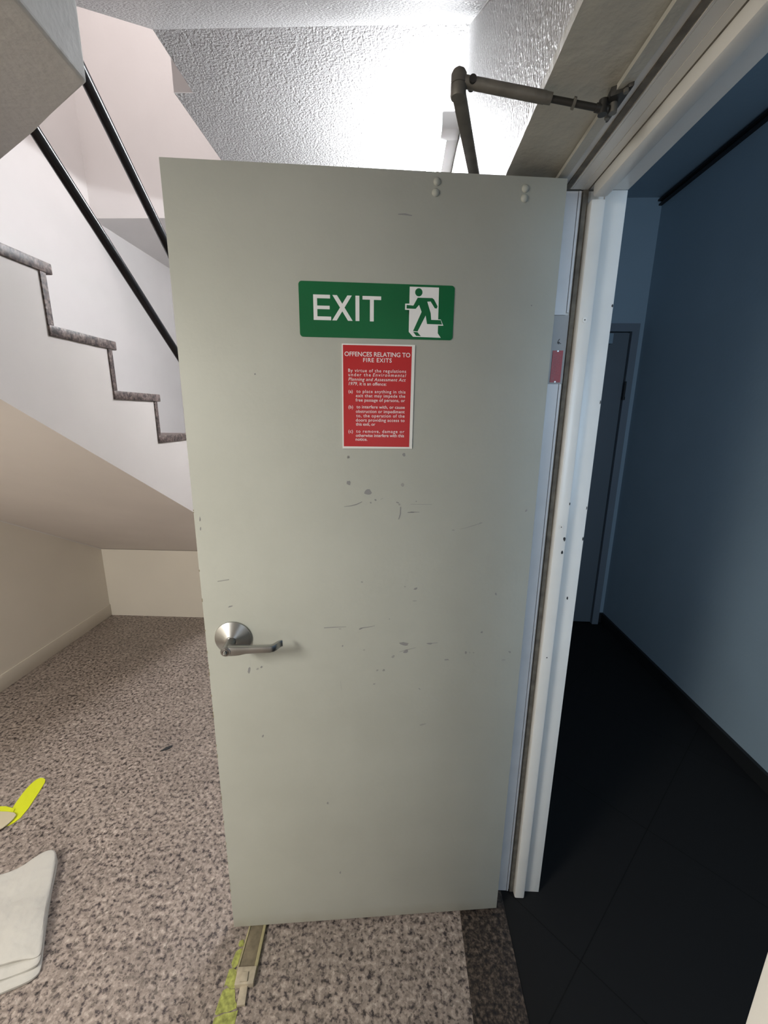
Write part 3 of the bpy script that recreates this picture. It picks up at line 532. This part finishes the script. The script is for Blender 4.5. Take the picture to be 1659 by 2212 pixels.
# ------------------------------------------------------------------ door closer (body behind the leaf, arms over the top)
cl = tag(root('door_closer', (0, 0, 0)), 'grimy bronze door closer with jointed arm over the top of the open door', 'door closer')
def dpt(x, y, z): return DM @ Vector((x, y, z))
el = Vector((.0860, .814, 2.088))                   # elbow
pv = dpt(.180, -.075, 2.056)
bm = bmesh.new(); add_box(bm, (.06, -.09, 1.975), (.31, -DT-.0005, 2.035)); bevel(bm, .004)
bmesh.ops.transform(bm, matrix=DM, verts=bm.verts); from_bm('closer_body', bm, 'bronze', cl, True)
bm = bmesh.new(); add_tube(bm, pv-Vector((0, 0, .06)), pv+Vector((0, 0, .02)), .010); from_bm('pivot_shaft', bm, 'bronze', cl, True)
def bar(name, a, b, w, h, m, par):
    a, b = Vector(a), Vector(b); d = (b-a).normalized(); s = d.cross(Vector((0, 0, 1))).normalized(); t = s.cross(d)
    bm = bmesh.new(); vs = []
    for p in (a, b):
        for i, j in ((-1, -1), (1, -1), (1, 1), (-1, 1)): vs.append(bm.verts.new(p+s*w*i/2+t*h*j/2))
    for f in ((0, 3, 2, 1), (4, 5, 6, 7), (0, 1, 5, 4), (1, 2, 6, 5), (2, 3, 7, 6), (3, 0, 4, 7)): bm.faces.new([vs[i] for i in f])
    bevel(bm, min(w, h)*.2); return from_bm(name, bm, m, par, True)
bar('main_arm', pv+Vector((0, 0, .012)), el-Vector((0, 0, .010)), .022, .009, 'bronze', cl)
bm = bmesh.new(); add_lathe(bm, [(.0115, -.020), (.0125, -.017), (.0125, -.004), (.0112, -.0035), (.0112, -.0025), (.0125, -.002), (.0125, .012), (.010, .0165), (.0045, .018), (.004, .021), (.001, .022)], el, (0, 0, 1), 28)
elb = from_bm('elbow_joint', bm, 'bronze', cl, True)
shoe = Vector((.326, .806, 2.046))
v = (shoe-el); e0 = el+Vector((0, 0, .004)); fdir = (shoe+Vector((-.008, 0, 0))-e0); L0 = fdir.length; fdir.normalize()
bm = bmesh.new(); add_tube(bm, e0+fdir*.008, e0+fdir*.030, .0085); from_bm('forearm_knuckle', bm, 'bronze', cl, True)
kn = e0+fdir*.022
bm = bmesh.new(); add_tube(bm, kn-Vector((0, .0105, 0)), kn+Vector((0, .0105, 0)), .006, n=14); from_bm('knuckle_screw', bm, 'bronze_dark', cl, True)
bm = bmesh.new(); add_tube(bm, e0+fdir*.028, e0+fdir*(L0*.60), .0088); add_tube(bm, e0+fdir*(L0*.60), e0+fdir*(L0*.645), .0082, .0078); from_bm('forearm_sleeve', bm, 'bronze', cl, True)
bm = bmesh.new(); add_tube(bm, e0+fdir*(L0*.64), e0+fdir*(L0-.005), .0048); from_bm('forearm_rod', bm, 'bronze_dark', cl, True)
bm = bmesh.new(); add_tube(bm, e0+fdir*(L0*.79), e0+fdir*(L0*.808), .0085, n=6); from_bm('lock_nut', bm, 'bronze', cl)
bm = bmesh.new(); bp_ = e0+fdir*L0
add_tube(bm, bp_-fdir*.012, bp_+fdir*.008, .0062); add_tube(bm, bp_-Vector((0, 0, .008)), bp_+Vector((0, 0, .012)), .0072)
from_bm('ball_joint', bm, 'bronze_dark', cl, True)
# shoe bracket: flared foot screwed up to the reveal
bm = bmesh.new()
add_prism(bm, [(.321, .790), (.336, .782), (.3400, .772), (.3462, .768), (.3462, .850), (.3430, .852), (.338, .830), (.326, .822)], 2.053, 2.0655, XY)
bevel(bm, .001)
shb = from_bm('shoe_bracket', bm, 'bronze_dark', cl, True)
tube('bracket_arm', (.334, .806, 2.040), (.334, .806, 2.058), .0062, 'bronze', cl)
tube('bracket_screw', (.338, .835, 2.049), (.338, .835, 2.054), .0042, 'bronze', shb, None, 6)
tube('bracket_screw', (.339, .777, 2.049), (.339, .777, 2.054), .0042, 'bronze', shb, None, 6)

# ------------------------------------------------------------------ batten lamp on the wall by the landing ceiling
LZ, LY0, LY1 = 2.72, 1.985, 3.15
lp = tag(root('batten_lamp', (.2, LY0, LZ)), 'lit white fluorescent batten lamp high on the wall behind the open door', 'lamp')
def lb(name, a, b, m, bev=0): return box(name, (a[0]-.2, a[1]-LY0, a[2]-LZ), (b[0]-.2, b[1]-LY0, b[2]-LZ), m, lp, bev)
lb('lamp_base', (.176, LY0+.06, LZ-.022), (XW-.0005, LY1-.06, LZ+.03), 'batten', .003)
for y0, y1 in ((LY0, LY0+.075), (LY1-.075, LY1)): lb('end_cap', (.148, y0, LZ-.030), (XW-.0005, y1, LZ+.035), 'batten', .008)
bm = bmesh.new(); add_tube(bm, (.134-.2, .03, .012), (.134-.2, LY1-LY0-.03, .012), .024, n=28); from_bm('tube', bm, 'lamp', lp, True)

# ------------------------------------------------------------------ lower stair flight (rises towards the viewer on the left)
st = tag(root('stair_flight', (XS, 2.7, 0)), 'white concrete stair flight with speckled granite treads beside the left wall', 'stairs')
ox, oy = XS, 2.7
nos = [(1.030, 2.143), (1.277, 1.973), (1.519, 1.804), (1.761, 1.636), (2.003, 1.467), (2.245, 1.298), (2.487, 1.129), (2.729, .960)]
# side profile in Y,Z (concrete): stepped top, sloping underside
top = []
TT, NOSE, RT = .030, .024, .020
yb = .55
top.append((yb, nos[0][1]-TT))
for i, (y, z) in enumerate(nos):
    ry = y-NOSE-RT                                   # back of the riser slab
    top.append((ry, z-TT))
    nz = nos[i+1][1]-TT if i+1 < len(nos) else .76
    top.append((ry, nz))
top.append((3.2, .76)); top += [(0, 0), (0, 0)]
sl = lambda y: 1.592-(y-1.045)*.560
bm = bmesh.new()
for (y0, z0), (y1, z1) in zip(top[:-3:1], top[1:-2]):
    if y1-y0 < .001: continue
    add_prism(bm, [(y0-oy, sl(y0)), (y1-oy, sl(y1)), (y1-oy, z1), (y0-oy, z0)], XL+.0005-ox, XS-ox, YZ)
bmesh.ops.remove_doubles(bm, verts=bm.verts, dist=.0001)
from_bm('flight_body', bm, 'flight', st)
for i, (y, z) in enumerate(nos):
    ya = nos[i-1][0]-NOSE-RT if i else yb
    bm = bmesh.new(); add_box(bm, (XL+.001-ox, ya-oy, z-TT+.0005), (XS+.006-ox, y-oy, z)); bevel(bm, .003); from_bm('tread', bm, 'granite_edge', st, True)
    nz = nos[i+1][1] if i+1 < len(nos) else .79
    box('riser', (XL+.001-ox, y-NOSE-RT+.0005-oy, nz+.0005), (XS+.004-ox, y-NOSE-oy, z-TT), 'granite_edge', st)
box('tread', (XL+.001-ox, nos[-1][0]-NOSE-RT-oy, .7605), (XS+.006-ox, 3.2-oy, .79), 'granite_edge', st)

# ------------------------------------------------------------------ upper flight: its sloping underside overhead
def zs(y): return ZC-.606*(1.83-y)
uf = tag(prism('stair_flight', [(1.8295, ZC), (1.8295, ZC+.28), (.70, zs(.70)+.33), (.70, zs(.70))], -.920, XW-.0005, YZ, 'stipple'), 'textured grey underside of the upper stair flight dropping overhead', 'stairs')
bm = bmesh.new(); pts = [(1.630, .0018), (1.585, .0045), (1.535, .0032), (1.49, .0052), (1.44, .0035), (1.40, .0042)]
for (ya, wa), (yb_, wb) in zip(pts[:-1], pts[1:]):
    add_prism(bm, [(XW-.0025-wa, ya), (XW-.0015, ya), (XW-.0015, yb_), (XW-.0025-wb, yb_)], 0, .002, lambda p, q, h: (p, q, zs(q)-.0021+h))
M['crack'] = mat('bare_white_plaster_crack', (.85, .85, .84), .6)
from_bm('paint_crack', bm, 'crack', uf)
# near landing corner at the top left
bm = bmesh.new()
add_prism(bm, [(-.535, .822), (-.732, .938), (-.90, 1.035), (-.985, 1.08), (-.985, .54), (-.51, .54)], 2.10, 2.213, XY)
bevel(bm, .006, 3)
add_box(bm, (XL+.001, -1.795, 2.10), (XW-.002, .54, 2.213))
bmesh.ops.remove_doubles(bm, verts=bm.verts, dist=.0001)
ld = from_bm('stair_landing', bm, 'block')
# remainder of the landing slab, nearer than the picture
tag(ld, 'rough grey painted concrete corner of the stair landing at the upper left', 'landing')

# ------------------------------------------------------------------ stair rails
ra = tag(root('stair_railing', (XS, 1.5, 1.5)), 'two black round handrails sloping down along the stair edge', 'railing')
def rail(name, y0, z0, y1, z1, rr, ye, xe=XS):
    k = (z1-z0)/(y1-y0)
    a = Vector((xe, y0-.0, z0)); 
    bm = bmesh.new(); ya = 1.06
    add_tube(bm, (xe-XS, ya-1.5, z0+k*(ya-y0)-1.5), (xe-XS, ye-1.5, z0+k*(ye-y0)-1.5), rr, n=28)
    return from_bm(name, bm, 'black', ra, True), z0+k*(ye-y0)
h1, zb = rail('top_rail', 1.546, 2.586, 1.946, 2.262, .0185, 2.38)
h2, zb2 = rail('lower_rail', 1.306, 2.304, 1.936, 1.831, .0160, 2.38)
bm = bmesh.new(); add_tube(bm, (0, .87, 1.2985-1.5), (0, .87, zb+.02-1.5), .02); from_bm('rail_post', bm, 'black', ra, True)
bm = bmesh.new(); add_tube(bm, (0, 1.06-1.5, 1.9735-1.5), (0, 1.06-1.5, 3.0-1.5), .02); from_bm('rail_post', bm, 'black', ra, True)

# ------------------------------------------------------------------ things on the floor
# folded canvas dust sheet
random.seed(5)
def smooth_loop(pts, it=2):
    for _ in range(it):
        q = []
        for i in range(len(pts)):
            a, b = Vector(pts[i]), Vector(pts[(i+1) % len(pts)])
            q += [tuple(a*.75+b*.25), tuple(a*.25+b*.75)]
        pts = q
    return pts
cl_t = tag(root('folded_dust_sheet', (-1.15, .95, 0)), 'folded cream canvas cloth lying on the granite floor at the left', 'cloth')
def cloth_layer(name, outline, z0, z1, seed, m='canvas'):
    pts = smooth_loop([(p[0]+1.15, p[1]-.95) for p in outline], 3)
    cx = sum(p[0] for p in pts)/len(pts); cy = sum(p[1] for p in pts)/len(pts)
    bm = bmesh.new(); rng = random.Random(seed)
    K = [(1.0, 0.0), (1.012, .3), (1.010, .7), (.985, .95), (.95, 1.0), (.7, 1.03), (.4, 1.05), (.15, 1.05)]
    ph = rng.uniform(0, 6)
    rings = []
    for s, h in K:
        ring = []
        for x, y in pts:
            X = cx+(x-cx)*s; Y = cy+(y-cy)*s
            wob = .003*math.sin(X*31+Y*17+ph)+.0035*math.sin(Y*23-X*11+ph*2) if h > .2 else 0
            ring.append(bm.verts.new((X, Y, z0+(z1-z0)*h+wob*min(1, h))))
        rings.append(ring)
    n = len(pts)
    for k in range(len(rings)-1):
        for i in range(n): bm.faces.new([rings[k][i], rings[k][(i+1) % n], rings[k+1][(i+1) % n], rings[k+1][i]])
    c = bm.verts.new((cx, cy, z0+(z1-z0)*1.05))
    for i in range(n): bm.faces.new([rings[-1][i], rings[-1][(i+1) % n], c])
    bm.faces.new(rings[0][::-1])
    return from_bm(name, bm, m, cl_t, True)
edge = [(-1.222, 1.115), (-1.196, 1.112), (-1.172, 1.080), (-1.115, .985), (-1.045, .880)]
back = [(-1.60, .95), (-1.44, .985), (-1.34, 1.022), (-1.275, 1.055), (-1.250, 1.090)]
low = back+edge+[(-1.000, .818), (-.996, .800), (-1.015, .782), (-1.06, .762), (-1.12, .738), (-1.30, .68), (-1.58, .64)]
mid = back+edge+[(-1.006, .826), (-1.012, .812), (-1.045, .797), (-1.13, .768), (-1.30, .70), (-1.58, .65)]
upp = back+edge+[(-1.014, .838), (-1.022, .826), (-1.055, .822), (-1.14, .798), (-1.30, .735), (-1.58, .68)]
cloth_layer('fold_layer', low, .0, .010, 1); cloth_layer('fold_layer', mid, .0115, .019, 2); cloth_layer('fold_layer', upp, .0205, .034, 3)

# yellow webbing strip
ys = tag(root('yellow_strap', (-1.5, 1.3, 0)), 'bright yellow tape strip with a beige folded end on the floor at the left edge', 'strap')
bm = bmesh.new()
strip = [(-1.548, 1.425), (-1.532, 1.434), (-1.505, 1.424), (-1.490, 1.385), (-1.458, 1.262), (-1.472, 1.222), (-1.500, 1.214), (-1.521, 1.262), (-1.545, 1.340), (-1.553, 1.390)]
n = len(strip)
add_prism(bm, [(p[0]+1.5, p[1]-1.3) for p in smooth_loop(strip, 1)], .0005, .003, XY); from_bm('webbing', bm, 'yellow', ys)
bm = bmesh.new(); add_prism(bm, [(p[0]+1.5, p[1]-1.3) for p in [(-1.66, 1.285), (-1.56, 1.293), (-1.515, 1.285), (-1.500, 1.255), (-1.530, 1.235), (-1.66, 1.225)]], .003, .007, XY); from_bm('webbing_tail', bm, 'yellow', ys)
bm = bmesh.new()
ft = [(-1.66, 1.262), (-1.54, 1.268), (-1.482, 1.264), (-1.476, 1.232), (-1.488, 1.196), (-1.515, 1.180), (-1.66, 1.160)]
add_prism(bm, [(p[0]+1.5, p[1]-1.3) for p in smooth_loop(ft, 1)], .0072, .0115, XY); bevel(bm, .001); from_bm('folded_end', bm, 'beige', ys)

# worn yellow floor tape
tp = root('floor_tape', (-.46, .82, 0)); tag(tp, 'worn lime yellow tape stripe torn along the floor beside the wooden door prop', 'tape')
L2 = lambda P: [(p[0]+.46, p[1]-.82) for p in P]
bm = bmesh.new(); rng = random.Random(11)
pieces = [
 [(-.4545, .905), (-.4450, .909), (-.4390, .900), (-.4395, .893), (-.4480, .890), (-.4555, .895)],
 [(-.4560, .879), (-.4470, .886), (-.4395, .888), (-.4395, .850), (-.4450, .842), (-.4530, .843), (-.4590, .852)],
 [(-.4600, .838), (-.4500, .842), (-.4430, .839), (-.4310, .838), (-.4280, .800), (-.4400, .797), (-.4560, .806), (-.4590, .800), (-.4600, .812)],
 [(-.4600, .793), (-.4500, .799), (-.4270, .797), (-.4180, .775), (-.4100, .768), (-.4090, .760), (-.4290, .752), (-.4400, .751), (-.4560, .745), (-.4620, .748), (-.4620, .775)],
 [(-.4600, .740), (-.4470, .745), (-.4380, .749), (-.4200, .752), (-.4030, .757), (-.4010, .700), (-.4010, .600), (-.4560, .600), (-.4590, .700)]]
for P in pieces: add_prism(bm, L2(P), .0003, .0012, XY)
from_bm('tape_strip', bm, 'tape', tp)

# wooden prop under the door
wd = tag(root('door_prop', (-.41, .85, 0)), 'dirty wooden batten with a pale end block wedged under the open door', 'door stop')
def wloc(P): return [(p[0]+.41, p[1]-.85) for p in P]
def quad(name, P, z0, z1, m, bev=.0008): 
    bm = bmesh.new(); add_prism(bm, wloc(P), z0, z1, XY); bevel(bm, bev); return from_bm(name, bm, m, wd, True)
quad('batten', [(-.432, 1.03), (-.398, 1.03), (-.388, .838), (-.430, .832)], 0, .0085, 'wood')
quad('batten_edge', [(-.3975, 1.03), (-.390, 1.03), (-.3775, .825), (-.3865, .820)], 0, .0112, 'wood_edge')
quad('batten_edge', [(-.4365, 1.03), (-.4325, 1.03), (-.4310, .830), (-.4365, .830)], 0, .0098, 'wood_edge')
quad('end_block', [(-.432, .8365), (-.3795, .8415), (-.3770, .803), (-.396, .8015), (-.4285, .798)], 0, .017, 'wood_pale', .0015)
quad('stick', [(-.4165, .826), (-.397, .828), (-.3865, .765), (-.4085, .7625)], .0, .0085, 'wood_pale')
quad('stick_end', [(-.418, .824), (-.398, .826), (-.3945, .806), (-.4155, .804)], .0171, .0205, 'wood_pale')

# a slim leaf-like crumb of dirt on the floor behind the door edge
tag(prism('floor_scrap', [(-1.10, 1.600), (-1.085, 1.625), (-1.062, 1.640), (-1.058, 1.628), (-1.078, 1.608)], .0002, .003, XY, 'chip'), 'small dark scrap lying on the granite floor left of the door', 'scrap')
bpy.context.view_layer.update()
